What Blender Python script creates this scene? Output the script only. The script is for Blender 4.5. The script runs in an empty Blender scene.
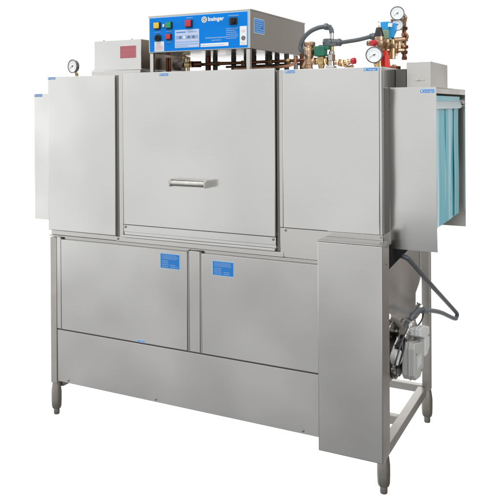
import bpy, bmesh, math, random
from mathutils import Vector, Matrix
random.seed(4)
S = bpy.context.scene
C = S.collection
PI = math.pi

# ------------------------------------------------------------------ camera
cam = bpy.data.cameras.new('camera'); co = bpy.data.objects.new('camera', cam); C.objects.link(co)
cam.sensor_width = 36; cam.lens = 752.461/500*36
cam.shift_x = (250-193.223)/500; cam.shift_y = (108.609-250)/500
cam.clip_start = .05; cam.clip_end = 200
yaw, pitch, roll = .504307, -.002768, -.006291
d = Vector((-math.sin(yaw)*math.cos(pitch), math.cos(yaw)*math.cos(pitch), math.sin(pitch)))
r = Vector((math.cos(yaw), math.sin(yaw), 0)); up = r.cross(d)
c_, s_ = math.cos(roll), math.sin(roll)
R_, U_ = c_*r + s_*up, -s_*r + c_*up
M = Matrix(((R_.x, U_.x, -d.x, 2.38841), (R_.y, U_.y, -d.y, -2.86667), (R_.z, U_.z, -d.z, 1.49710), (0, 0, 0, 1)))
co.matrix_world = M
S.camera = co
S.view_settings.view_transform = 'Standard'; S.view_settings.look = 'None'
S.view_settings.exposure = 0; S.view_settings.gamma = 1

# ------------------------------------------------------------------ studio surround (world) and added lamps
W = bpy.data.worlds.new('World'); S.world = W; W.use_nodes = True
nt = W.node_tree; N = nt.nodes; L = nt.links
bg = N['Background']
tc = N.new('ShaderNodeTexCoord'); sp = N.new('ShaderNodeSeparateXYZ'); L.new(tc.outputs['Generated'], sp.inputs[0])
def mr(sock, a, b, lo, hi):
    n = N.new('ShaderNodeMapRange'); n.interpolation_type = 'SMOOTHSTEP'
    L.new(sock, n.inputs[0])
    for i, v in enumerate((a, b, lo, hi)): n.inputs[i+1].default_value = v
    return n.outputs[0]
def mm(op, a, b):
    n = N.new('ShaderNodeMath'); n.operation = op
    for i, v in enumerate((a, b)):
        if isinstance(v, (int, float)): n.inputs[i].default_value = v
        else: L.new(v, n.inputs[i])
    return n.outputs[0]
def mix(f, a, b):
    n = N.new('ShaderNodeMix'); n.data_type = 'RGBA'; L.new(f, n.inputs[0])
    for i, v in ((6, a), (7, b)):
        if isinstance(v, tuple): n.inputs[i].default_value = (*v, 1)
        else: L.new(v, n.inputs[i])
    return n.outputs[2]
X, Y, Z = sp.outputs
back = mm('MULTIPLY', mr(Y, .12, .38, 0, 1), mr(X, .03, .2, 1, 0))     # white backdrop
# the studio in front of the machine: pale wall, darker floor, brighter on the left
side = mr(X, -.95, .12, 1.21, .87)
cr = N.new('ShaderNodeValToRGB'); L.new(mm('ADD', mm('MULTIPLY', Z, .5), .5), cr.inputs[0])
stops = [(-.62, .22), (-.44, .37), (-.34, .56), (-.245, .73), (-.17, .96), (-.10, 1.03), (.1, 1.05)]
while len(cr.color_ramp.elements) < len(stops): cr.color_ramp.elements.new(.5)
for e, (zz, v) in zip(cr.color_ramp.elements, stops): e.position = (zz+1)/2; e.color = (v, v, v*.995, 1)
frontc = cr.outputs[0]
fr = N.new('ShaderNodeVectorMath'); fr.operation = 'SCALE'; L.new(frontc, fr.inputs[0]); L.new(side, fr.inputs['Scale'])
right = mm('MULTIPLY', mr(X, .02, .3, 0, 1), mr(Y, -.75, -.2, 0, 1))
zr = mr(Z, -.3, .5, 0, 1)
rcol = mix(zr, (.21, .185, .168), (.36, .335, .315))
base = mix(right, fr.outputs[0], rcol)
top = mix(mr(Z, .35, .8, 0, 1), base, (1.1, 1.1, 1.1))
wn = N.new('ShaderNodeTexNoise'); wn.inputs['Scale'].default_value = 3.2; wn.inputs['Detail'].default_value = 2.5
wm = N.new('ShaderNodeMapping'); wm.inputs['Scale'].default_value = (1.3, 1, .55); wm.inputs['Rotation'].default_value = (0, .5, 0)
L.new(tc.outputs['Generated'], wm.inputs[0]); L.new(wm.outputs[0], wn.inputs['Vector'])
clut = N.new('ShaderNodeVectorMath'); clut.operation = 'SCALE'; L.new(top, clut.inputs[0]); L.new(mr(wn.outputs[0], .34, .66, .80, 1.24), clut.inputs['Scale'])
fin = mix(back, clut.outputs[0], (1.25, 1.25, 1.25))
L.new(fin, bg.inputs[0]); bg.inputs[1].default_value = 1

def area(loc, target, size, power, col):
    l = bpy.data.lights.new('added_softbox', 'AREA'); l.shape = 'RECTANGLE'; l.size = size[0]; l.size_y = size[1]
    l.energy = power; l.color = col
    o = bpy.data.objects.new('added_softbox', l); C.objects.link(o); o.location = loc
    o.rotation_euler = (Vector(target)-Vector(loc)).to_track_quat('-Z', 'Y').to_euler()
area((.4, -1.3, 4.3), (.8, .2, 1.1), (1.8, 1.2), 40, (1, .99, .97))  # unseen overhead fill lamp, added to light labels and pipes
area((4.3, -.9, 2.3), (1.75, .35, 1.3), (.8, .8), 42, (.97, .99, 1))  # unseen lamp on the right, added to brighten the curtain

# ------------------------------------------------------------------ materials
def mat(name, col, metal=0, rough=.5, noise=0, scale=30, bump=0, stretch=(1, 1, 1), rvar=0, sss=0, trans=0, bscale=None, bstretch=None, coat=0, aniso=0):
    m = bpy.data.materials.new(name); m.use_nodes = True
    n = m.node_tree.nodes; l = m.node_tree.links; p = n['Principled BSDF']
    p.inputs['Base Color'].default_value = (*col, 1); p.inputs['Metallic'].default_value = metal
    p.inputs['Roughness'].default_value = rough; p.inputs['Coat Weight'].default_value = coat
    if trans: p.inputs['Transmission Weight'].default_value = trans
    if noise or rvar or bump:
        t = n.new('ShaderNodeTexCoord'); mp = n.new('ShaderNodeMapping'); mp.inputs['Scale'].default_value = stretch
        l.new(t.outputs['Object'], mp.inputs[0])
        no = n.new('ShaderNodeTexNoise'); no.inputs['Scale'].default_value = scale; no.inputs['Detail'].default_value = 5
        l.new(mp.outputs[0], no.inputs['Vector'])
        if noise:
            r = n.new('ShaderNodeMapRange'); r.inputs[1].default_value = .3; r.inputs[2].default_value = .7
            r.inputs[3].default_value = 1-noise; r.inputs[4].default_value = 1+noise; l.new(no.outputs[0], r.inputs[0])
            v = n.new('ShaderNodeVectorMath'); v.operation = 'SCALE'; v.inputs[0].default_value = col
            l.new(r.outputs[0], v.inputs['Scale']); l.new(v.outputs[0], p.inputs['Base Color'])
        if rvar:
            n2 = n.new('ShaderNodeTexNoise'); n2.inputs['Scale'].default_value = 2.6; n2.inputs['Detail'].default_value = 2
            l.new(t.outputs['Object'], n2.inputs['Vector'])
            r = n.new('ShaderNodeMapRange'); r.inputs[1].default_value = .3; r.inputs[2].default_value = .7
            r.inputs[3].default_value = rough-rvar; r.inputs[4].default_value = rough+rvar
            l.new(n2.outputs[0], r.inputs[0]); l.new(r.outputs[0], p.inputs['Roughness'])
        if bump:
            n3 = n.new('ShaderNodeTexNoise'); n3.inputs['Scale'].default_value = bscale or scale; n3.inputs['Detail'].default_value = 2
            mp2 = n.new('ShaderNodeMapping'); mp2.inputs['Scale'].default_value = bstretch or stretch
            l.new(t.outputs['Object'], mp2.inputs[0]); l.new(mp2.outputs[0], n3.inputs['Vector'])
            g = n.new('ShaderNodeNewGeometry'); v1 = n.new('ShaderNodeVectorMath'); v1.operation = 'SUBTRACT'; v1.inputs[1].default_value = (.5, .5, .5)
            l.new(n3.outputs['Color'], v1.inputs[0])
            v2 = n.new('ShaderNodeVectorMath'); v2.operation = 'SCALE'; v2.inputs['Scale'].default_value = bump; l.new(v1.outputs[0], v2.inputs[0])
            v3 = n.new('ShaderNodeVectorMath'); v3.operation = 'ADD'; l.new(g.outputs['Normal'], v3.inputs[0]); l.new(v2.outputs[0], v3.inputs[1])
            v4 = n.new('ShaderNodeVectorMath'); v4.operation = 'NORMALIZE'; l.new(v3.outputs[0], v4.inputs[0]); l.new(v4.outputs[0], p.inputs['Normal'])
    return m
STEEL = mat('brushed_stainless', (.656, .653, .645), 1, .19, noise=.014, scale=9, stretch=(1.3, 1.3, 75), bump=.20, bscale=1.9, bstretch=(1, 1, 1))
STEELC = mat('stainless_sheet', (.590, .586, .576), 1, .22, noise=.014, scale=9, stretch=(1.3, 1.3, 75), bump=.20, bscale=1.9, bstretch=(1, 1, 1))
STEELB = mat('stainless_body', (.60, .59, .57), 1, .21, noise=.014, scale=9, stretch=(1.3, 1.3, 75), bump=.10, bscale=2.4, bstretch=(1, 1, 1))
TUBE = mat('satin_tube', (.50, .485, .46), 1, .38, noise=.05, scale=14)
CAST = mat('satin_cast_foot', (.34, .325, .30), 1, .42, noise=.08, scale=30)
DARK = mat('dark_fill', (.085, .080, .074), 0, .6)  # dark fill: gasket strip, and shade painted into the shadow gaps
SLOT = mat('grey_slot_shade', (.19, .18, .17), 0, .6)  # shade of the door slots' depth put into the colour
GAP = mat('grey_shadow_gap', (.30, .29, .275), 0, .6)  # painted shadow gap along the access panel edges
SCREW = mat('screw_steel', (.30, .29, .27), 1, .35)
BLUE = mat('blue_overlay', (.0005, .205, .70), 0, .4, noise=.02, scale=8)
BLUE.node_tree.nodes['Principled BSDF'].inputs['Specular IOR Level'].default_value = .12
LBLUE = mat('blue_label_ink', (.008, .19, .58), 0, .4)
PALE = mat('pale_label_film', (.42, .62, .80), 0, .4)
WHITE = mat('white_print', (.80, .82, .84), 0, .45)
LILAC = mat('pale_lilac_print', (.52, .58, .80), 0, .45)
SKY = mat('sky_blue_print', (.22, .42, .74), 0, .45)
PINK = mat('pale_pink_print', (.72, .60, .62), 0, .45)
BEZEL = mat('dark_gauge_case', (.16, .16, .17), 1, .32, noise=.1, scale=30)
GREYP = mat('grey_print', (.16, .15, .18), 0, .5)
YELLOW = mat('yellow_lens', (.75, .52, .06), 0, .25)
GREEN = mat('green_lens', (.01, .30, .13), 0, .25)
RED = mat('red_lens', (.50, .03, .06), 0, .25)
DUCT = mat('matt_black', (.010, .010, .011), 0, .8)
DUCT.node_tree.nodes['Principled BSDF'].inputs['Specular IOR Level'].default_value = .1
BLACK = mat('black_plastic', (.012, .012, .013), 0, .35)
REDW = mat('red_window', (.42, .12, .14), 0, .3, noise=.10, scale=40, stretch=(.2, 1, 3))
COPPER = mat('copper', (.42, .21, .13), 1, .38, noise=.42, scale=25)
OXIDE = mat('oxidised_copper', (.17, .075, .045), 1, .42, noise=.35, scale=22)
BRASS = mat('brass', (.47, .335, .17), 1, .38, noise=.42, scale=45)
BRONZE = mat('bronze', (.50, .345, .235), 1, .40, noise=.38, scale=40)
NICKEL = mat('nickel', (.55, .54, .51), 1, .32, noise=.12, scale=40)
DPIPE = mat('black_iron_pipe', (.028, .025, .026), .2, .45, noise=.3, scale=30)
HOSE = mat('grey_conduit', (.095, .108, .122), 0, .45, noise=.08, scale=40)
DHOSE = mat('dark_conduit', (.07, .075, .085), 0, .45)
VGREEN = mat('green_coil', (.01, .14, .085), 0, .4, noise=.2, scale=60)
SAGE = mat('sage_green_box', (.22, .33, .23), 0, .45, noise=.1, scale=40)
VBLUE = mat('bright_blue_plastic', (.01, .30, .68), 0, .35)
VRED = mat('red_paint', (.72, .035, .03), 0, .38, noise=.08, scale=30)
REDCAP = mat('red_cap', (.50, .01, .03), 0, .35)
DIAL = mat('dial_face', (.84, .86, .88), 0, .4, coat=.4)
CURT = mat('turquoise_vinyl', (.13, .47, .56), 0, .3, noise=.07, scale=6, stretch=(1, 6, .4), coat=.3)
CLIP = mat('white_vinyl', (.84, .88, .88), 0, .4)
GBOX = mat('light_grey_plastic', (.42, .43, .42), 0, .42, noise=.04, scale=20)
GBOX2 = mat('pale_grey_plastic', (.60, .61, .61), 0, .42, noise=.04, scale=20)
PUMPM = mat('dark_cast_pump', (.10, .085, .075), .8, .45, noise=.3, scale=25)
DARKREFL = mat('dark_reflection_steel', (.23, .19, .155), 1, .30, noise=.35, scale=10, stretch=(1, 1, .4))  # dark brown reflection put into the colour of the steel

# ------------------------------------------------------------------ mesh helpers
class B:
    def __init__(s, *mats): s.bm = bmesh.new(); s.mats = mats
    def _take(s, bm, m, smooth=True, flat=None):
        for f in bm.faces: f.material_index = m; f.smooth = smooth
        if flat:
            for f in flat:
                if f.is_valid: f.smooth = False
        me = bpy.data.meshes.new('tmp'); bm.to_mesh(me); bm.free(); s.bm.from_mesh(me); bpy.data.meshes.remove(me)
    def box(s, x0, x1, y0, y1, z0, z1, bev=.0015, m=0, rot=None, seg=2):
        bm = bmesh.new(); bmesh.ops.create_cube(bm, size=1)
        cx, cy, cz = (x0+x1)/2, (y0+y1)/2, (z0+z1)/2
        bmesh.ops.scale(bm, vec=(x1-x0, y1-y0, z1-z0), verts=bm.verts)
        b = min(bev, .45*min(x1-x0, y1-y0, z1-z0))
        if b > 0: bmesh.ops.bevel(bm, geom=bm.edges[:], offset=b, segments=seg, affect='EDGES', profile=.5)
        A = sorted(bm.faces, key=lambda f: -f.calc_area())[:6]
        if rot is not None: bmesh.ops.rotate(bm, cent=(0, 0, 0), matrix=rot, verts=bm.verts)
        bmesh.ops.translate(bm, vec=(cx, cy, cz), verts=bm.verts)
        s._take(bm, m, True, A); return s
    def prism(s, pts, axis, a, b, m=0, bev=0):
        """closed outline pts in the plane across axis, extruded a..b"""
        bm = bmesh.new()
        def P(p, t):
            return {'x': (t, p[0], p[1]), 'y': (p[0], t, p[1]), 'z': (p[0], p[1], t)}[axis]
        v0 = [bm.verts.new(P(p, a)) for p in pts]; v1 = [bm.verts.new(P(p, b)) for p in pts]
        bm.faces.new(v0); bm.faces.new(v1[::-1]); n = len(pts)
        for i in range(n): bm.faces.new((v0[i], v1[i], v1[(i+1) % n], v0[(i+1) % n]))
        bmesh.ops.recalc_face_normals(bm, faces=bm.faces)
        if bev: bmesh.ops.bevel(bm, geom=bm.edges[:], offset=bev, segments=2, affect='EDGES', profile=.5)
        s._take(bm, m, False); return s
    def lathe(s, o, d, prof, m=0, n=28):
        """prof = [(distance along d, radius)...]"""
        o = Vector(o); d = Vector(d).normalized(); q = d.to_track_quat('Z', 'Y')
        bm = bmesh.new(); rings = []
        for t, r in prof:
            if r < 1e-6: rings.append([bm.verts.new(o+d*t)])
            else: rings.append([bm.verts.new(o+q @ Vector((r*math.cos(2*PI*k/n), r*math.sin(2*PI*k/n), t))) for k in range(n)])
        for a, b in zip(rings, rings[1:]):
            for k in range(n):
                k2 = (k+1) % n
                if len(a) == 1 and len(b) == 1: continue
                if len(a) == 1: bm.faces.new((a[0], b[k], b[k2]))
                elif len(b) == 1: bm.faces.new((a[k], b[0], a[k2]))
                else: bm.faces.new((a[k], b[k], b[k2], a[k2]))
        for rr in (rings[0], rings[-1]):
            if len(rr) > 1: bm.faces.new(rr)
        bmesh.ops.recalc_face_normals(bm, faces=bm.faces)
        s._take(bm, m); return s
    def cyl(s, a, b, r, m=0, n=24, r2=None):
        a = Vector(a); b = Vector(b); h = (b-a).length; r2 = r if r2 is None else r2; e = min(.12*r, .2*h)
        return s.lathe(a, b-a, [(0, 0), (0, r-e), (e, r), (h-e, r2), (h, r2-e), (h, 0)], m, n)
    def hexnut(s, a, b, r, m=0): return s.cyl(a, b, r, m, 6)
    def tube(s, pts, r, m=0, n=14, res=8, straight=False, ribs=0):
        P = [Vector(p) for p in pts]
        if not straight:
            Q = []
            for i in range(len(P)-1):
                p0 = P[max(i-1, 0)]; p1 = P[i]; p2 = P[i+1]; p3 = P[min(i+2, len(P)-1)]
                for k in range(res):
                    t = k/res
                    Q.append(.5*((2*p1)+(-p0+p2)*t+(2*p0-5*p1+4*p2-p3)*t*t+(-p0+3*p1-3*p2+p3)*t**3))
            Q.append(P[-1]); P = Q
        bm = bmesh.new(); rings = []
        up = Vector((.13, .27, .95))
        for i, p in enumerate(P):
            t = (P[min(i+1, len(P)-1)]-P[max(i-1, 0)]).normalized()
            u = t.cross(up); u = u.normalized() if u.length > 1e-4 else Vector((1, 0, 0)); up2 = u.cross(t).normalized(); up = up2
            rr = r*(1+(ribs if i % 2 else 0))
            rings.append([bm.verts.new(p+rr*(math.cos(2*PI*k/n)*u+math.sin(2*PI*k/n)*up2)) for k in range(n)])
        for a, b in zip(rings, rings[1:]):
            for k in range(n): bm.faces.new((a[k], a[(k+1) % n], b[(k+1) % n], b[k]))
        bm.faces.new(rings[0][::-1]); bm.faces.new(rings[-1])
        bmesh.ops.recalc_face_normals(bm, faces=bm.faces)
        s._take(bm, m); return s
    def text(s, txt, loc, size, m=0, face='front', depth=.0006, bold=.0, align='CENTER', sx=1):
        cu = bpy.data.curves.new('t', 'FONT'); cu.body = txt; cu.size = size; cu.extrude = depth/2; cu.offset = bold
        cu.align_x = align; cu.align_y = 'CENTER'; cu.resolution_u = 3
        o = bpy.data.objects.new('t', cu); C.objects.link(o)
        me = bpy.data.meshes.new_from_object(o.evaluated_get(bpy.context.evaluated_depsgraph_get()))
        R = Matrix.Rotation(PI/2, 4, 'X')
        if face == 'right': R = Matrix.Rotation(PI/2, 4, 'Z') @ R
        me.transform(Matrix.Translation(loc) @ R @ Matrix.Diagonal((sx, 1, 1, 1)))
        for p in me.polygons: p.material_index = m
        k = len(s.bm.faces); s.bm.from_mesh(me); s.bm.faces.ensure_lookup_table()
        for f in s.bm.faces[k:]: f.material_index = m
        C.objects.unlink(o); bpy.data.objects.remove(o); bpy.data.curves.remove(cu); bpy.data.meshes.remove(me)
        return s
    def done(s, name, parent, label=None, ang=35):
        me = bpy.data.meshes.new(name); s.bm.to_mesh(me); s.bm.free()
        for m in s.mats: me.materials.append(m)
        sm = [p.use_smooth for p in me.polygons]
        me.set_sharp_from_angle(angle=math.radians(ang))
        me.polygons.foreach_set('use_smooth', sm)
        o = bpy.data.objects.new(name, me); C.objects.link(o); o.parent = parent
        if label: o['label'] = label
        return o

ROT = Matrix.Rotation
# ------------------------------------------------------------------ the machine
T = bpy.data.objects.new('dishwasher', None); C.objects.link(T); T.location = (0, 0, 0)
T['label'] = 'large stainless steel commercial conveyor dishwasher with blue control box and gauges on top'
T['category'] = 'dishwasher'

def screw(b, x, y, z, m=0, r=.005):
    b.lathe((x, y, z), (0, -1, 0), [(0, r), (.002, r), (.0035, r*.6), (.004, 0)], m, 14)

# --- hood shell: box with recessed front, stiles, sill
h = B(STEELB, DARK, SLOT)
h.box(.004, 1.629, .045, .70, .878, 1.646, .003)
h.box(.004, .394, .012, .044, .878, .8995, .002)            # sill left
h.box(.4145, .4365, .001, .044, .8855, 1.651, .0015)         # stile left of lift door
h.box(.4385, 1.2065, .012, .044, .8785, .898, .002)
h.box(1.2075, 1.629, .004, .044, .8785, .9985, .002)         # rail under right door
h.box(1.2075, 1.2225, .001, .044, 1.0005, 1.645, .0015)
h.box(.3965, .4140, .009, .0445, .886, 1.644, 0, 2)           # dark slots
h.box(1.1925, 1.2068, .011, .0445, .900, 1.644, 0, 2)
h.box(.0, 1.632, .0, .0465, .8725, .8775, .001)              # bottom lip
h.box(.395, 1.2225, -.001, .02, .8790, .8995, .001)
h.box(1.6296, 1.6315, .02, .69, .878, 1.646, .0004)
h.box(1.6317, 1.6330, .022, .0985, 1.0, 1.564, 0, 1)  # dark gasket strip, added to darken hood side and shield reflection
h.done('hood_shell', T)
for x, z in ((.407, .8905), (1.232, .9895), (1.6235, .9905)):
    b = B(SCREW); screw(b, x, -.002 if x < 1 else .004, z); b.done('screw', T)

def brand(parent, x0, x1, z0, z1, y, pale=False):
    b = B(PALE, LBLUE, WHITE)
    b.box(x0-.001, x1+.001, y-.0010, y, z0-.0015, z1+.0015, 0)
    w = x1-x0; hgt = z1-z0
    b.box(x0+w*.22, x1-.001, y-.0016, y-.0011, z0+.001, z1-.001, 0, 1)
    b.lathe((x0+w*.11, y-.0011, (z0+z1)/2), (0, -1, 0), [(0, hgt*.46), (.0006, hgt*.46), (.0006, hgt*.26), (.0002, hgt*.26), (.0002, 0)], 1, 18)
    b.lathe((x0+w*.11, y-.0012, (z0+z1)/2), (0, -1, 0), [(0, hgt*.27), (.0007, hgt*.27), (.0007, 0)], 2, 14)
    b.text('Insinger', (x0+w*.61, y-.0019, (z0+z1)/2), hgt*.85, 2, bold=0, sx=1.15)
    return b.done('brand_label', parent)

# left door
d1 = B(STEEL); d1.box(0, .3955, -.003, .0115, .902, 1.645, .003); d1 = d1.done('side_door', T)
brand(d1, .003, .047, 1.6325, 1.643, -.003)
# right door
d2 = B(STEEL, SCREW); d2.box(1.2235, 1.6205, -.003, .0105, 1.000, 1.6455, .003); d2.box(1.6215, 1.629, -.002, .0205, 1.0, 1.6465, .0012)
d2 = d2.done('side_door', T)
brand(d2, 1.236, 1.279, 1.630, 1.6415, -.003)
brand(d2, 1.561, 1.616, 1.630, 1.6415, -.003)
# lift door
d3 = B(STEEL); d3.box(.4395, 1.1905, -.004, .0105, .9585, 1.6525, .003); d3 = d3.done('lift_door', T)
brand(d3, .637, .683, 1.634, 1.645, -.004)
hd = B(NICKEL)
hd.cyl((.722, -.052, 1.1655), (.890, -.052, 1.1655), .0125, 0, 28)
for x in (.716, .888):
    hd.prism([(-.063, 1.154), (-.063, 1.177), (-.052, 1.182), (-.0042, 1.182), (-.0042, 1.150), (-.052, 1.150)], 'x', x, x+.008, 0, .001)
hd.box(.7245, .8875, -.046, -.0042, 1.179, 1.1815, .0008)
hd.done('handle', d3, 'tubular bar handle across the middle of the lift door')
# strip / ledge below lift door
st = B(STEEL, SCREW)
st.box(.4395, 1.1905, -.002, .0105, .926, .9575, .0012)
st.box(.4395, 1.1905, .002, .0105, .9125, .9255, .0012)
st.box(.4395, 1.1905, -.014, .0105, .9025, .912, .0015)
screw(st, .450, -.002, .949, 1, .006); screw(st, 1.180, -.002, .9495, 1, .006)
st.done('door_sill', T)

# --- lower body / tank
t = B(STEELB, DARK)
t.box(.036, 1.598, .024, .10, .372, .870, .002)
t.prism([(.1005, .869), (.80, .869), (.80, .69), (.655, .632), (.655, .372), (.1005, .372)], 'x', .05, 1.6085, 0, .002)
t.box(.05, 1.60, .012, .60, .870, .8722, 0, 1)  # dark sheet painted as the shadow gap under the hood
t.done('tank', T)
def bars(b, x0, x1, z0, z1, y, rows, m, hf=.5, fill=(.5, 1.), gap=.0):
    dz = (z1-z0)/rows
    for i in range(rows):
        z = z1-dz*(i+.5); x = x0; w = (x1-x0)*random.uniform(*fill); e = x0+w
        while x < e-.002:
            ww = random.uniform(.002, .006); ww = min(ww, e-x)
            b.box(x, x+ww, y-.0004, y, z-dz*hf*.4, z+dz*hf*.4, 0, m); x += ww+.0008
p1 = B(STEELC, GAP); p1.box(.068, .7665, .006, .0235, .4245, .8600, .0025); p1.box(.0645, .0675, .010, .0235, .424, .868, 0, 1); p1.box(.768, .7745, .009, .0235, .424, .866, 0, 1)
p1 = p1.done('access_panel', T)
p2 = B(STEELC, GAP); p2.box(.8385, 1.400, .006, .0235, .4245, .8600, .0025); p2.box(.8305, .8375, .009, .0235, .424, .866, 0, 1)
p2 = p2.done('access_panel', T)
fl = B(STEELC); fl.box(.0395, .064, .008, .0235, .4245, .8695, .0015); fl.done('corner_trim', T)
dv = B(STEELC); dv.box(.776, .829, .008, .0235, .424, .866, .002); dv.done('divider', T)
for par, x0, x1, z0, z1 in ((p1, .629, .732, .7755, .8445), (p2, .892, .996, .7705, .8355)):
    b = B(PALE, LBLUE, WHITE, SKY)
    b.box(x0, x1, .0050, .0059, z0, z1, 0)
    b.box(x0+.003, x1-.003, .0046, .0049, z0+.003, z1-.003, 0, 1)
    w = x1-x0; zz = z1-z0
    bars(b, x0+.010, x1-.008, z0+zz*.60, z1-.006, .0045, 4, 3, .55, (.85, 1))
    bars(b, x0+.010, x0+w*.48, z0+zz*.08, z0+zz*.55, .0045, 4, 3, .5, (.8, 1))
    bars(b, x0+w*.52, x1-.008, z0+zz*.08, z0+zz*.32, .0045, 2, 3, .5, (.6, 1))
    b.done('notice_label', par)
brand(p1, .502, .544, .4285, .437, .006)
# dark strip painted as the seam's shadow line, and kick panel
sm = B(DARK); sm.box(.042, 1.44, .0125, .0235, .4188, .4242, 0); sm.done('seam', T)
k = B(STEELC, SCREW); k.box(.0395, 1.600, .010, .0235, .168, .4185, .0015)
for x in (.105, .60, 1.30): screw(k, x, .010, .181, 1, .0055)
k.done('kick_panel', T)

# --- frame: posts, feet, rails
def post(x, y, top, w=.019):
    b = B(TUBE); b.box(x-w, x+w, y-w, y+w, .155, top, .003); p = b.done('leg', T)
    f = B(CAST)
    f.lathe((x, y, 0), (0, 0, 1), [(0, 0), (0, .013), (.004, .0145), (.028, .0145), (.030, .0205), (.040, .0238), (.070, .0250), (.110, .0250), (.140, .0215), (.158, .0185), (.164, .018), (.164, 0)], 0, 28)
    f.done('foot', p)
post(.019, .026, .866); post(1.622, .026, .80); post(1.632, .772, .86); post(.0225, .772, .86)
rl = B(TUBE); rl.box(1.595, 1.633, .046, .752, .130, .170, .0025); rl.done('rail', T)
rl = B(TUBE); rl.box(.042, 1.612, .758, .792, .138, .172, .0025); rl.done('rail', T)
rl = B(TUBE); rl.box(.2, 1.5945, .355, .392, .132, .168, .0025); rl.done('rail', T)
rl = B(TUBE); rl.box(.008, .044, .046, .752, .130, .170, .0025); rl.done('rail', T)

# --- front cover on the right
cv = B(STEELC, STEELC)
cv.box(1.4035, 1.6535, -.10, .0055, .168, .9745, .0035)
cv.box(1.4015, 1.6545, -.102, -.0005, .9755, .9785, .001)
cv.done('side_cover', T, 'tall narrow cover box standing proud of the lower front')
b = B(SCREW); b.lathe((1.6536, -.04, .90), (1, 0, 0), [(0, .004), (.002, .004), (.003, 0)]); b.done('screw', T)

# --- end shields
def shield(x0, x1, name, label, right=True):
    yb = .762
    b = B(STEEL, STEELB)
    bm = bmesh.new(); g = []
    for j in range(25):
        z = 1.5670-(1.5670-.931)*j/24; q_ = max(0, (j/24-.74)/.26); bow = (.012*q_*q_ if right else .0)
        g.append([bm.verts.new((x, .10+bow, z)) for x in (x0, (x0+x1)/2, x1)]+[bm.verts.new((x, .103+bow, z)) for x in (x1, (x0+x1)/2, x0)])
    for a_, b_ in zip(g, g[1:]):
        for i in range(6): bm.faces.new((a_[i], a_[(i+1) % 6], b_[(i+1) % 6], b_[i]))
    bm.faces.new(g[0]); bm.faces.new(g[-1]); bmesh.ops.recalc_face_normals(bm, faces=bm.faces)
    b._take(bm, 0)
    b.box(x0, x1, .1032, yb, 1.5630, 1.5666, .001, 1)
    b.prism([(yb+.0002, 1.5672), (yb+.0002, .938), (yb+.003, .938), (yb+.003, 1.5672)], 'x', x0, x1, 1)
    e = x1 if right else x0
    b.box(e-.003 if right else e, e if right else e+.003, .1034, yb-.0002, 1.542, 1.5628, .0008, 1)
    return b.done(name, T, label)
xs = shield(1.6345, 1.812, 'exit_shield', 'open ended shield with turquoise strip curtain inside')
brand(xs, 1.753, 1.806, 1.5445, 1.5575, .0998)
b = B(TUBE); b.box(1.773, 1.806, .746, .7618, 1.500, 1.515, .002); b.box(1.770, 1.810, .69, .7618, 1.4905, 1.4955, .0008); b.done('bracket', xs)
xl = shield(-.174, .0, 'entry_shield', 'pale flat shield at the far left end', False)
brand(xl, -.171, -.123, 1.552, 1.564, .0998)
# curtain
cu = B(TUBE); cu.box(1.765, 1.795, .104, .7618, 1.508, 1.520, .002); cu = cu.done('strip_curtain', T)
def strip(y0, y1, x, ph, zb):
    bm = bmesh.new(); nu, nv = 10, 16; g = []
    for j in range(nv+1):
        z = 1.525+(zb-1.525)*j/nv; row = []
        for i in range(nu+1):
            u = i/nu; am = .0011*(.5+j/nv)
            row.append(bm.verts.new((x+am*math.sin(u*PI*2+ph)+.0008*math.sin(j*.5+ph), y0+(y1-y0)*u, z)))
        g.append(row)
    for j in range(nv):
        for i in range(nu): bm.faces.new((g[j][i], g[j+1][i], g[j+1][i+1], g[j][i+1]))
    bmesh.ops.recalc_face_normals(bm, faces=bm.faces)
    bmesh.ops.solidify(bm, geom=bm.faces[:], thickness=.0018)
    b = B(CURT); b._take(bm, 0); b.done('strip', cu, ang=60)
ys = [.106, .20, .30, .40, .50, .59]
for i, y in enumerate(ys): strip(y, y+.122 if i < 5 else .694, 1.789+.0032*(i % 2), i*1.7, 1.006+.002*(i % 2))
b = B(CLIP)
bm = bmesh.new(); g = []
for j in range(2):
    g.append([bm.verts.new((1.799+.010*j+.001*math.sin(i*.8), .110+.60*i/30, (1.513 if j == 0 else 1.482+(.004 if i > 27 else 0)))) for i in range(31)])
for i in range(30): bm.faces.new((g[0][i], g[0][i+1], g[1][i+1], g[1][i]))
bmesh.ops.solidify(bm, geom=bm.faces[:], thickness=.002); b._take(bm, 0); b.done('curtain_clamp', cu)
b = B(CURT); b.box(1.7965, 1.7985, .112, .70, 1.5135, 1.534, .0006); b.done('curtain_header', cu)

# --- small junction box behind the exit shield top
jb = B(STEELB)
jb.prism([(1.676, .205), (1.772, .205), (1.772, .557), (1.676, .557)], 'z', 1.5685, 1.671, 0, .0015)
jb = jb.done('junction_box', T)
b = B(TUBE); b.box(1.712, 1.7275, .198, .2045, 1.5925, 1.6005, .002); b.box(1.7285, 1.748, .2005, .2045, 1.594, 1.599, .001); b.done('latch', jb)
b = B(DARK); b.box(1.6325, 1.674, .20, .56, 1.5682, 1.643, .002); b.done('dark_block', T)  # dark block that makes the black patch beside the junction box

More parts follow.
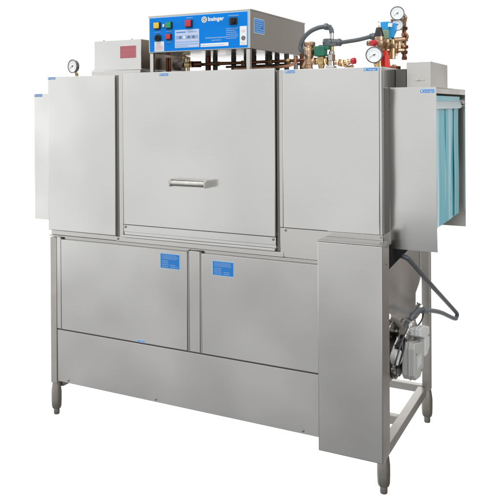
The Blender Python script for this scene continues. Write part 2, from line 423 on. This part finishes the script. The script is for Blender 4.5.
# --- left electrical box
lb = B(STEEL, DARKREFL, STEELB)
lb.box(.156, .4315, .166, .60, 1.681, 1.8225, .002)
lb.box(.4318, .4335, .170, .598, 1.683, 1.820, .0005, 1)  # side sheet coloured as a dark reflection
lb.box(.150, .4365, .160, .165, 1.6765, 1.6825, .0008)
lb.box(.150, .4375, .150, .62, 1.6485, 1.6745, .001, 2)
lb = lb.done('electrical_box', T)
b = B(REDW, WHITE); b.box(.311, .4035, .1645, .1659, 1.733, 1.7925, .0006)
b.box(.3095, .405, .1651, .1659, 1.7315, 1.794, 0, 1); b.done('warning_label', lb, 'faded red label on the front of the electrical box')
for x in (.205, .372):
    b = B(SCREW); b.lathe((x, .18, 1.8225), (0, 0, 1), [(0, .004), (.004, .004), (.006, 0)], 0, 12); b.done('screw', lb)

# --- control box
cx0, cx1, cy0, cy1, cz0, cz1 = .5545, 1.062, .0415, .695, 1.742, 1.9075
cb = B(STEELB)
cb.box(cx0, cx1, cy0, cy1, cz0, cz1, .002)
cb.box(cx0-.003, cx1+.0025, cy0-.002, cy0+.010, cz1-.0035, cz1+.0025, .001)
cb.box(cx1-.003, cx1+.0025, cy0+.0105, cy1, cz1-.004, cz1+.0025, .001)
cb = cb.done('control_box', T, 'stainless control box with a bright blue front raised above the hood')
for x in (.5635, 1.047):
    b = B(STEELB); b.box(x-.009, x+.009, .050, .068, 1.6475, 1.7415, .0015); b.done('support', T)
for x in (.5635, 1.047):
    b = B(STEELB); b.box(x-.009, x+.009, .60, .618, 1.6475, 1.7415, .0015); b.done('support', T)
fp = B(BLUE, WHITE, LILAC, SKY, PINK, GREYP, PALE)
yF = .0385; yP = yF-.0006
fp.box(.561, 1.050, yF, .0412, 1.747, 1.899, .0005)
fp.box(.5585, 1.0525, yF+.0012, .0413, 1.7445, 1.9015, 0, 6)
def Lb(x0, x1, z0, z1, m, lay=1): fp.box(x0, x1, yF-.0004*lay, yF-.0004*(lay-1)-.0001, z0, z1, 0, m)
Lb(.587, .637, 1.7475, 1.7915, 1); Lb(.590, .634, 1.751, 1.772, 4, 2)
bars(fp, .592, .632, 1.753, 1.787, yF-.0010, 5, 4, .4, (.7, 1))
Lb(.694, .817, 1.7585, 1.8385, 6); Lb(.697, .814, 1.7615, 1.8355, 2, 2)
bars(fp, .702, .752, 1.822, 1.833, yF-.0009, 1, 0, .5, (.9, 1)); bars(fp, .760, .808, 1.822, 1.833, yF-.0009, 1, 3, .5, (.7, 1))
Lb(.699, .812, 1.797, 1.812, 3, 3)
for x in (.722, .742, .765, .789): Lb(x-.006, x+.006, 1.799, 1.810, 5 if x != .742 else 1, 4)
for z in (1.782, 1.772): Lb(.699, .812, z, z+.004, 3, 3)
bars(fp, .700, .770, 1.7625, 1.769, yF-.0009, 1, 3, .6, (.9, 1))
# small captions of the switches (too small to read in the photograph)
for x, z, w in ((.604, 1.835, .032), (.664, 1.835, .026), (.664, 1.787, .022), (.770, 1.889, .034), (.782, 1.889, .0), (.985, 1.886, .05)):
    if w: bars(fp, x-w/2, x+w/2, z-.004, z+.004, yF-.0002, 1, 3, .6, (.99, 1))
bars(fp, .949, 1.010, 1.785, 1.835, yF-.0002, 6, 3, .55, (.55, .95))
bars(fp, .848, .952, 1.7905, 1.800, yF-.0002, 1, 3, .65, (.99, 1)); bars(fp, .878, .925, 1.780, 1.788, yF-.0002, 1, 3, .65, (.99, 1))
Lb(.824, .960, 1.7575, 1.7725, 1); bars(fp, .828, .955, 1.7605, 1.7685, yF-.0005, 1, 6, .5, (.9, 1))
Lb(1.014, 1.047, 1.757, 1.838, 1)
Lb(1.022, 1.040, 1.812, 1.822, 4, 2)
fp.lathe((1.031, yF-.0006, 1.787), (0, -1, 0), [(0, .010), (.0004, .010), (.0004, 0)], 5, 20)
bars(fp, 1.018, 1.044, 1.760, 1.772, yF-.0005, 2, 4, .5, (.7, 1))
# maker's emblem and name
ex, ez = .843, 1.8765
fp.lathe((ex, yF-.0002, ez), (0, -1, 0), [(0, .0135), (.0006, .0135), (.0006, .0100), (0, .0100)], 1, 28)
for kx in range(8):
    a = kx*PI/4
    fp.box(ex-.0017, ex+.0017, yF-.0008, yF-.0001, ez-.0085, ez+.0085, 0, 1, rot=ROT(a, 3, 'Y')) if kx < 4 else None
fp.text('Insinger', (.900, yF-.0006, 1.8765), .0245, 1, bold=.0007, sx=1.0)
fp.done('front_panel', cb, 'bright blue printed control panel')
def button(x, z, m, s=.0135, name='button', lab=None):
    b = B(m, BLACK)
    b.box(x-s-.002, x+s+.004, yF-.006, yF-.0006, z-s-.003, z+s+.002, .0015, 1)
    b.box(x-s, x+s, yF-.015, yF-.0062, z-s, z+s, .003, 0)
    b.done(name, cb, lab)
button(.603, 1.8635, YELLOW, lab='yellow square pushbutton'); button(.665, 1.8620, GREEN, lab='green square pushbutton')
button(.664, 1.8105, RED, .0115, lab='small red square pushbutton'); button(.767, 1.8640, RED, .0145, lab='red square emergency stop button')
b = B(WHITE); b.box(.632, .642, yF-.006, yF-.0006, 1.855, 1.8685, .002); b.done('indicator_lamp', cb)
b = B(BLACK); b.lathe((.607, yF-.0006, 1.808), (0, -1, 0), [(0, .017), (.006, .016), (.007, .012), (.018, .011), (.019, 0)], 0, 24)
b.box(.6035, .6105, yF-.026, yF-.010, 1.796, 1.820, .002, rot=ROT(.3, 3, 'Y')); b.done('selector_knob', cb)
b = B(BLACK); b.box(.966, 1.003, yF-.005, yF-.0006, 1.846, 1.878, .002); b.lathe((.984, yF-.005, 1.862), (0, -1, 0), [(0, .014), (.014, .012), (.015, 0)], 0, 24)
b.box(.980, .988, yF-.026, yF-.012, 1.849, 1.875, .002); b.done('selector_knob', cb)
# notice on the right side of the control box
b = B(PALE, LBLUE, SKY); b.box(cx1+.0001, cx1+.0010, .078, .187, 1.8105, 1.8755, 0); b.box(cx1+.0011, cx1+.0015, .083, .182, 1.814, 1.872, 0, 1)
for i in range(6):
    z = 1.866-i*.0093; y = .088
    e = .176-random.uniform(0, .03)
    while y < e:
        w = random.uniform(.006, .016); b.box(cx1+.0016, cx1+.0019, y, min(y+w, .178), z-.0028, z+.0022, 0, 2); y += w+.003
b.done('notice_label', cb)

# --- pipework between hood and control box
for x, y, m, r_ in ((.710, .40, DPIPE, .012), (.800, .42, DPIPE, .0125), (.840, .47, DPIPE, .009), (.900, .43, DPIPE, .0145), (.926, .54, DPIPE, .012), (.948, .50, DPIPE, .011), (.975, .46, DPIPE, .0095), (1.018, .44, DPIPE, .012), (1.070, .43, DPIPE, .0115), (.655, .43, OXIDE, .014), (1.134, .46, OXIDE, .010), (1.152, .47, BRASS, .008)):
    b = B(m); b.cyl((x, y, 1.647), (x, y, 1.7415 if x < 1.06 else 1.742), r_, 0, 20); b.done('riser_pipe', T)
b = B(OXIDE); b.tube([(.60, .36, 1.701), (1.20, .36, 1.704)], .0075, 0, 14, straight=True); b.done('copper_pipe', T)
b = B(OXIDE); b.tube([(.66, .62, 1.700), (1.18, .62, 1.703)], .006, 0, 14, straight=True); b.done('copper_pipe', T)
b = B(COPPER); b.tube([(.86, .30, 1.672), (1.10, .30, 1.674), (1.16, .30, 1.690), (1.165, .30, 1.72)], .0065, 0, 14); b.done('copper_pipe', T)
for x in (.735, .87, 1.01, 1.10):
    b = B(BRASS); b.hexnut((x, .36, 1.7015), (x+.016, .36, 1.7015), .013); b.done('pipe_fitting', T)
b = B(NICKEL); b.tube([(.60, .55, 1.722), (.80, .55, 1.716), (1.10, .55, 1.720)], .005, 0, 12); b.done('conduit', T)
# small brass motor valve under the left of the control box
mv = B(PUMPM, BRASS, OXIDE)
mv.lathe((.520, .34, 1.700), (1, -.25, 0), [(0, 0), (0, .022), (.004, .026), (.030, .026), (.036, .020), (.050, .012), (.060, .012), (.060, 0)], 0, 28)
mv.cyl((.580, .33, 1.700), (.612, .33, 1.702), .014, 1); mv.hexnut((.613, .33, 1.702), (.625, .33, 1.702), .018, 1)
mv.cyl((.596, .33, 1.700), (.600, .33, 1.735), .010, 1); mv.cyl((.598, .33, 1.666), (.598, .33, 1.700), .008, 1)
mv.cyl((.626, .335, 1.702), (.66, .35, 1.702), .015, 2); mv.tube([(.578, .30, 1.722), (.600, .28, 1.735), (.625, .30, 1.728)], .006, 1)
mv.box(.640, .720, .30, .33, 1.6475, 1.664, .003, 0)
mv.done('motor_valve', T)
for x in (.4555, .470):
    b = B(OXIDE); b.cyl((x, .37, 1.647), (x, .37, 1.742), .007); b.done('copper_pipe', T)

# --- gauges
def gauge(x, y, z, r, d, stem, needle=.8):
    d = Vector(d).normalized(); c = Vector((x, y, z))
    b = B(BEZEL, BRASS)
    b.lathe(c-d*r*.62, d, [(0, 0), (0, r*.80), (r*.10, r*.93), (r*.55, r*.95), (r*.58, r*1.03), (r*.70, r*1.03), (r*.72, r*.93), (r*.60, r*.91), (r*.60, 0)], 0, 40)
    s0 = c-d*r*.25; st = Vector(stem)
    b.cyl(s0+(st-s0).normalized()*r*.85, st, r*.19, 1, 12); b.hexnut(s0+(st-s0)*.62, s0+(st-s0)*.85, r*.28, 1)
    g = b.done('pressure_gauge', T)
    q = d.to_track_quat('Z', 'Y'); f0 = c+d*r*.03
    f = B(DIAL, BLACK, SCREW); f.lathe(f0-d*.001, d, [(0, r*.90), (.001, r*.90), (.001, 0)], 0, 40)
    for k in range(21):
        a = -PI*.25+k*PI*1.5/20; L_ = .12 if k % 5 == 0 else .06
        p = f0+q @ Vector((math.cos(a)*r*.74, math.sin(a)*r*.74, .0008)); p2 = f0+q @ Vector((math.cos(a)*r*(.74+L_), math.sin(a)*r*(.74+L_), .0008))
        f.cyl(p, p2, r*.012, 1, 5)
    for k in range(12):
        a = -PI*.2+k*PI*1.4/11
        p = f0+q @ Vector((math.cos(a)*r*.56, math.sin(a)*r*.56, .0006))
        f.lathe(p, d, [(0, r*.035), (.0004, r*.035), (.0004, 0)], 1 if k % 2 else 2, 6)
    f.done('dial', g)
    nd = B(BLACK); dirn = q @ Vector((math.cos(needle), math.sin(needle), 0))
    nd.cyl(f0+d*.0022-dirn*r*.25, f0+d*.0022+dirn*r*.62, r*.035, 0, 6, r*.012); nd.lathe(f0+d*.0008, d, [(0, r*.09), (.003, r*.09), (.003, 0)], 0, 14)
    nd.done('needle', g)
toC = Vector((.62, -1, -.02))
gauge(.033, .150, 1.703, .0335, (-.18, -1, .0), (.047, .172, 1.648), -2.6)
gauge(1.572, .105, 1.698, .0325, (.28, -1, 0), (1.574, .13, 1.648), -2.6)
gauge(1.620, .290, 1.880, .0285, (.28, -1, .02), (1.634, .33, 1.845), -2.5)
gauge(1.617, .300, 1.833, .0245, (.35, -1, .0), (1.634, .335, 1.815), -2.4)

# --- brass assembly over the right door
va = B(BRONZE, BRASS, NICKEL)
va.lathe((1.250, .25, 1.655), (0, 0, 1), [(0, 0), (0, .012), (.020, .012), (.022, .018), (.040, .020), (.045, .015), (.056, .016), (.062, .021), (.082, .022), (.092, .017), (.098, .019), (.104, .024), (.116, .025), (.120, .022), (.122, 0)], 0, 28)
va.cyl((1.250, .25, 1.647), (1.250, .25, 1.664), .014)
va.cyl((1.234, .25, 1.694), (1.218, .25, 1.664), .008, 0); va.cyl((1.262, .245, 1.690), (1.283, .24, 1.690), .0125, 0); va.hexnut((1.270, .242, 1.690), (1.280, .24, 1.690), .018, 0)
for a in range(6):
    an = a*PI/3; va.cyl((1.250+.021*math.cos(an), .25+.021*math.sin(an), 1.722), (1.250+.020*math.cos(an), .25+.020*math.sin(an), 1.752), .004, 0, 8)
va.done('vacuum_breaker', T, 'bronze vacuum breaker with round cap')
sv = B(BRASS, VGREEN, BLACK)
sv.cyl((1.284, .24, 1.690), (1.334, .24, 1.690), .014, 0); sv.box(1.293, 1.321, .222, .258, 1.672, 1.709, .004, 0); sv.hexnut((1.322, .24, 1.690), (1.332, .24, 1.690), .019, 0)
sv.lathe((1.306, .24, 1.655), (0, 0, 1), [(0, .010), (.012, .014), (.018, .014)], 0, 16)
sv.box(1.281, 1.327, .216, .262, 1.7095, 1.7535, .004, 1); sv.cyl((1.304, .239, 1.7536), (1.304, .239, 1.758), .010, 2); sv.box(1.322, 1.345, .222, .250, 1.737, 1.752, .003, 1)
sv.done('solenoid_valve', T, 'brass solenoid valve with green coil')
cn = B(HOSE, NICKEL, BRASS)
cn.cyl((1.330, .25, 1.753), (1.330, .25, 1.785), .0165, 0); cn.cyl((1.312, .25, 1.769), (1.352, .25, 1.769), .013, 0); cn.hexnut((1.314, .25, 1.769), (1.322, .25, 1.769), .0185, 0)
cn.cyl((1.352, .25, 1.769), (1.392, .25, 1.766), .0145, 0); cn.hexnut((1.378, .25, 1.767), (1.388, .25, 1.767), .0185, 0)
cn.box(1.318, 1.374, .236, .262, 1.752, 1.763, .003, 0)
cn.cyl((1.350, .25, 1.783), (1.350, .25, 1.812), .0085, 1); cn.cyl((1.350, .25, 1.730), (1.350, .25, 1.754), .0085, 2)
cn.cyl((1.349, .25, 1.718), (1.349, .25, 1.731), .012, 1); cn.hexnut((1.347, .25, 1.690), (1.347, .25, 1.718), .0175, 1); cn.cyl((1.345, .25, 1.648), (1.345, .25, 1.690), .0155, 1)
cn.box(1.326, 1.366, .232, .268, 1.6475, 1.668, .004, 1)
cn.tube([(1.350, .25, 1.808), (1.346, .25, 1.826), (1.332, .25, 1.836), (1.318, .25, 1.838)], .0105, 0); cn.hexnut((1.332, .25, 1.837), (1.318, .25, 1.838), .0165, 0); cn.lathe((1.337, .249, 1.835), (0, 0, 1), [(0, .013), (.008, .012), (.012, 0)], 0, 16)
cn.done('conduit_tee', T)
hs = B(HOSE); hs.tube([(1.322, .25, 1.838), (1.290, .25, 1.835), (1.252, .25, 1.820), (1.222, .25, 1.793), (1.208, .25, 1.762), (1.210, .25, 1.742), (1.228, .262, 1.728)], .0098, 0, 16, 10); hs.done('conduit_hose', T)
hs = B(HOSE); hs.tube([(1.388, .25, 1.766), (1.425, .235, 1.768), (1.480, .215, 1.772), (1.535, .20, 1.781)], .0088, 0, 16, 10); hs.done('conduit_hose', T)
bt = B(BRASS, REDCAP, BRONZE)
bt.tube([(1.362, .25, 1.682), (1.378, .25, 1.682), (1.392, .25, 1.676)], .010, 2); bt.hexnut((1.372, .25, 1.683), (1.383, .25, 1.682), .0155, 2)
bt.hexnut((1.393, .25, 1.678), (1.405, .25, 1.680), .015, 0); bt.cyl((1.405, .25, 1.680), (1.436, .25, 1.685), .0105, 2); bt.hexnut((1.413, .25, 1.681), (1.424, .25, 1.683), .0155, 2)
bt.cyl((1.385, .25, 1.665), (1.392, .25, 1.694), .009, 0); bt.tube([(1.40, .25, 1.672), (1.42, .26, 1.660), (1.44, .26, 1.666)], .007, 2)
bt.lathe((1.436, .25, 1.685), (1, 0, .1), [(0, 0), (0, .011), (.003, .0135), (.016, .0135), (.019, .010), (.019, 0)], 1, 22)
bt.done('drain_cock', T, 'brass cock with red cap')

# --- valve cluster at the right end
vc = B(BRONZE, BLACK, REDCAP, HOSE, BRASS)
vc.lathe((1.567, .20, 1.779), (0, 0, 1), [(0, 0), (0, .0195), (.004, .0195), (.033, .0125), (.037, .011), (.038, 0)], 1, 28)
vc.cyl((1.567, .20, 1.817), (1.567, .20, 1.826), .003, 4, 10); vc.lathe((1.567, .20, 1.836), (0, 0, 1), [(0, 0), (.0, .004), (.002, .004), (.002, 0)], 1, 10)
vc.lathe((1.567, .20, 1.722), (0, 0, 1), [(0, 0), (0, .014), (.008, .018), (.020, .024), (.036, .024), (.040, .020), (.056, .021), (.0565, 0)], 0, 28)
vc.cyl((1.567, .20, 1.72), (1.567, .20, 1.647), .010, 4); vc.hexnut((1.567, .20, 1.700), (1.567, .20, 1.714), .017, 4)
vc.cyl((1.552, .19, 1.750), (1.528, .168, 1.751), .0115, 0); vc.lathe((1.560, .160, 1.7495), (-.4, -.9, 0), [(0, 0), (0, .0125), (.014, .0125), (.017, .010), (.017, 0)], 2, 20)
vc.hexnut((1.552, .20, 1.779), (1.537, .20, 1.781), .0165, 3); vc.cyl((1.537, .20, 1.781), (1.529, .20, 1.780), .0125, 3)
vc.cyl((1.59, .22, 1.745), (1.60, .26, 1.745), .014, 4)
vc.done('regulator_valve', T, 'bronze regulator valve with black conical cap')
bl = B(VBLUE, SAGE, WHITE, BRASS)
bl.box(1.556, 1.592, .262, .300, 1.812, 1.846, .003, 0); bl.prism([(1.590, 1.842), (1.617, 1.838), (1.615, 1.806), (1.603, 1.780), (1.592, 1.774), (1.588, 1.80)], 'y', .272, .300, 0, .0015)
bl.box(1.588, 1.604, .2605, .2725, 1.822, 1.838, .001, 2, rot=ROT(.2, 3, 'Y'))
bl.box(1.558, 1.591, .250, .285, 1.773, 1.8115, .003, 1)
bl.cyl((1.575, .28, 1.771), (1.575, .28, 1.745), .010, 3)
bl.done('pressure_switch', T, 'blue and sage green pressure switch')
pc = B(BRASS, BRONZE, OXIDE, COPPER)
pc.cyl((1.636, .34, 1.695), (1.636, .34, 1.862), .0085, 2)
for z, rr, m in ((1.855, .012, 1), (1.820, .0145, 2), (1.795, .013, 3), (1.772, .016, 1), (1.742, .017, 2), (1.720, .014, 2), (1.695, .0115, 2)):
    pc.hexnut((1.636, .34, z-.007), (1.636, .34, z+.007), rr, m)
pc.cyl((1.634, .335, 1.848), (1.590, .335, 1.846), .009, 0); pc.cyl((1.586, .335, 1.835), (1.586, .335, 1.862), .006, 3); pc.tube([(1.634, .335, 1.878), (1.642, .338, 1.866), (1.636, .34, 1.856)], .008, 1)
pc.cyl((1.576, .30, 1.770), (1.576, .30, 1.65), .0085, 3); pc.cyl((1.592, .30, 1.772), (1.592, .30, 1.70), .009, 0); pc.cyl((1.607, .31, 1.775), (1.607, .31, 1.705), .0075, 1)
pc.cyl((1.580, .30, 1.752), (1.636, .33, 1.752), .0095, 0); pc.cyl((1.596, .30, 1.728), (1.636, .33, 1.728), .0095, 1)
pc.cyl((1.615, .32, 1.765), (1.640, .33, 1.740), .008, 3); pc.hexnut((1.607, .31, 1.758), (1.607, .31, 1.772), .0135, 0); pc.hexnut((1.607, .31, 1.715), (1.607, .31, 1.735), .015, 3)
pc.tube([(1.640, .33, 1.800), (1.652, .33, 1.785), (1.640, .33, 1.768)], .006, 3)
pc.hexnut((1.592, .30, 1.735), (1.592, .30, 1.748), .014, 0); pc.hexnut((1.576, .30, 1.748), (1.576, .30, 1.758), .0125, 1)
pc.cyl((1.600, .31, 1.648), (1.600, .31, 1.668), .008, 3); pc.cyl((1.585, .31, 1.656), (1.612, .31, 1.656), .0085, 1); pc.hexnut((1.618, .31, 1.648), (1.618, .31, 1.661), .010, 2)
pc.cyl((1.582, .262, 1.722), (1.582, .262, 1.772), .014, 1); pc.cyl((1.600, .285, 1.690), (1.600, .285, 1.772), .0125, 0); pc.cyl((1.618, .32, 1.735), (1.618, .32, 1.775), .011, 1); pc.hexnut((1.598, .275, 1.735), (1.598, .275, 1.750), .018, 1); pc.cyl((1.602, .29, 1.770), (1.638, .33, 1.775), .010, 1)
pc.done('copper_manifold', T, 'cluster of vertical copper and brass pipes')
rd = B(VRED, BRASS)
rd.prism([(1.560, 1.725), (1.590, 1.722), (1.598, 1.665), (1.600, 1.6475), (1.556, 1.6475), (1.559, 1.690)], 'y', .22, .262, 0, .003)
rd.cyl((1.588, .217, 1.700), (1.588, .219, 1.650), .006, 0); rd.cyl((1.573, .24, 1.726), (1.573, .24, 1.745), .009, 1)
rd.done('strainer', T, 'bright red painted fitting')

# --- pump and wiring on the right side of the tank
br = B(DUCT); br.prism([(.045, .942), (.46, .942), (.44, .885), (.10, .862), (.05, .858)], 'x', 1.6095, 1.640, 0, .002); br.done('drain_duct', T)
pv = B(PUMPM, NICKEL, TUBE)
pv.lathe((1.6090, .270, .455), (1, 0, 0), [(0, 0), (0, .090), (.008, .090), (.012, .080), (.022, .076), (.034, .055), (.044, .040), (.055, .040), (.055, 0)], 0, 40)
for kx in range(8):
    a = kx*PI/4+.2; pv.hexnut((1.616, .270+.083*math.cos(a), .455+.083*math.sin(a)), (1.624, .270+.083*math.cos(a), .455+.083*math.sin(a)), .007, 1)
pv.tube([(1.63, .235, .50), (1.645, .225, .57), (1.632, .185, .625), (1.612, .145, .650)], .014, 2)
pv = pv.done('pump', T)
b = B(GBOX2, NICKEL); b.lathe((1.634, .135, .497), (1, -.25, 0), [(0, 0), (0, .028), (.003, .031), (.024, .031), (.027, .027), (.027, 0)], 0, 32)
b.cyl((1.625, .165, .497), (1.638, .14, .497), .014, 1); b.done('clamp_ring', pv)
b = B(NICKEL); b.lathe((1.62, .195, .425), (1, -.6, 0), [(0, 0), (0, .016), (.02, .018), (.03, .012), (.031, 0)], 0, 20); b.done('plug', pv)
mb = B(GBOX, GBOX2)
mb.prism([(.175, .525), (.185, .545), (.335, .512), (.350, .495), (.340, .405), (.285, .380), (.200, .392), (.175, .415)], 'x', 1.658, 1.708, 0, .004)
mb.prism([(.270, .580), (.330, .578), (.445, .548), (.450, .462), (.405, .438), (.357, .442), (.357, .520), (.270, .549)], 'x', 1.664, 1.712, 1, .005)
mb.prism([(.172, .524), (.183, .548), (.336, .515), (.353, .496), (.343, .403), (.286, .377), (.198, .389), (.172, .413)], 'x', 1.684, 1.688, 0, .001)
mb.prism([(.268, .582), (.331, .580), (.448, .550), (.453, .460), (.405, .435), (.356, .440), (.356, .520), (.268, .549)], 'x', 1.690, 1.694, 1, .001)
mb.box(1.7082, 1.7088, .225, .300, .430, .475, 0, 1)
mb = mb.done('motor_box', T, 'pale grey plastic wiring box beside the pump')
for yy, zz in ((.21, .495), (.30, .405), (.41, .52)):
    b = B(SCREW); b.lathe((1.708 if yy < .4 else 1.716, yy, zz), (1, 0, 0), [(0, .004), (.002, .004), (.003, 0)], 0, 12); b.done('screw', mb)
mt = B(NICKEL, PUMPM, GBOX2)
mt.lathe((1.630, .255, .535), (.045, .125, .085), [(0, 0), (0, .036), (.012, .038), (.014, .033), (.075, .033), (.078, .036), (.088, .036), (.100, .028), (.106, 0)], 0, 32)
for kx in range(4): mt.lathe(Vector((1.630, .255, .535))+Vector((.045, .125, .085)).normalized()*(.022+.013*kx), (.045, .125, .085), [(0, .033), (0, .0355), (.004, .0355), (.004, .033)], 0, 32)
mt.cyl((1.665, .345, .610), (1.690, .385, .648), .017, 0, 24)
mt.cyl((1.640, .215, .560), (1.655, .19, .585), .015, 1, 20)
mt.done('motor', T)
wires = [([(1.63, .23, .50), (1.645, .16, .54), (1.65, .20, .59), (1.66, .26, .60)], .0038, DHOSE), 
         ([(1.63, .20, .43), (1.65, .10, .48), (1.665, .15, .555), (1.665, .26, .59)], .0034, DHOSE), ([(1.615, .14, .56), (1.625, .12, .62), (1.63, .22, .63), (1.65, .28, .62)], .003, TUBE),
         ([(1.64, .16, .46), (1.655, .12, .46), (1.67, .15, .52), (1.665, .20, .555)], .0036, BLACK), ([(1.66, .27, .58), (1.69, .33, .58), (1.695, .40, .61), (1.675, .38, .66)], .003, BLACK),
         ([(1.63, .20, .41), (1.645, .14, .42), (1.65, .13, .47)], .003, DHOSE),
         ([(1.63, .13, .515), (1.645, .17, .565), (1.655, .24, .575), (1.66, .30, .555)], .003, GBOX2),
         ([(1.64, .14, .54), (1.66, .19, .55), (1.665, .23, .53), (1.655, .21, .50)], .003, BLACK)]
for p, rr, m in wires:
    b = B(m); b.tube(p, rr, 0, 10, 8); b.done('wire', T)
b = B(HOSE); b.tube([(1.630, .27, .875), (1.650, .265, .872), (1.668, .30, .848), (1.700, .52, .714), (1.700, .90, .546), (1.700, 1.10, .458), (1.702, 1.165, .425), (1.700, 1.165, .408), (1.700, 1.10, .416), (1.700, .74, .535), (1.700, .42, .622), (1.693, .34, .641), (1.683, .285, .636), (1.672, .262, .618)], .0102, 0, 16, 10)
b.done('conduit_hose', T)
b = B(HOSE); b.hexnut((1.700, .44, .617), (1.697, .37, .634), .0165); b.done('hose_fitting', T)
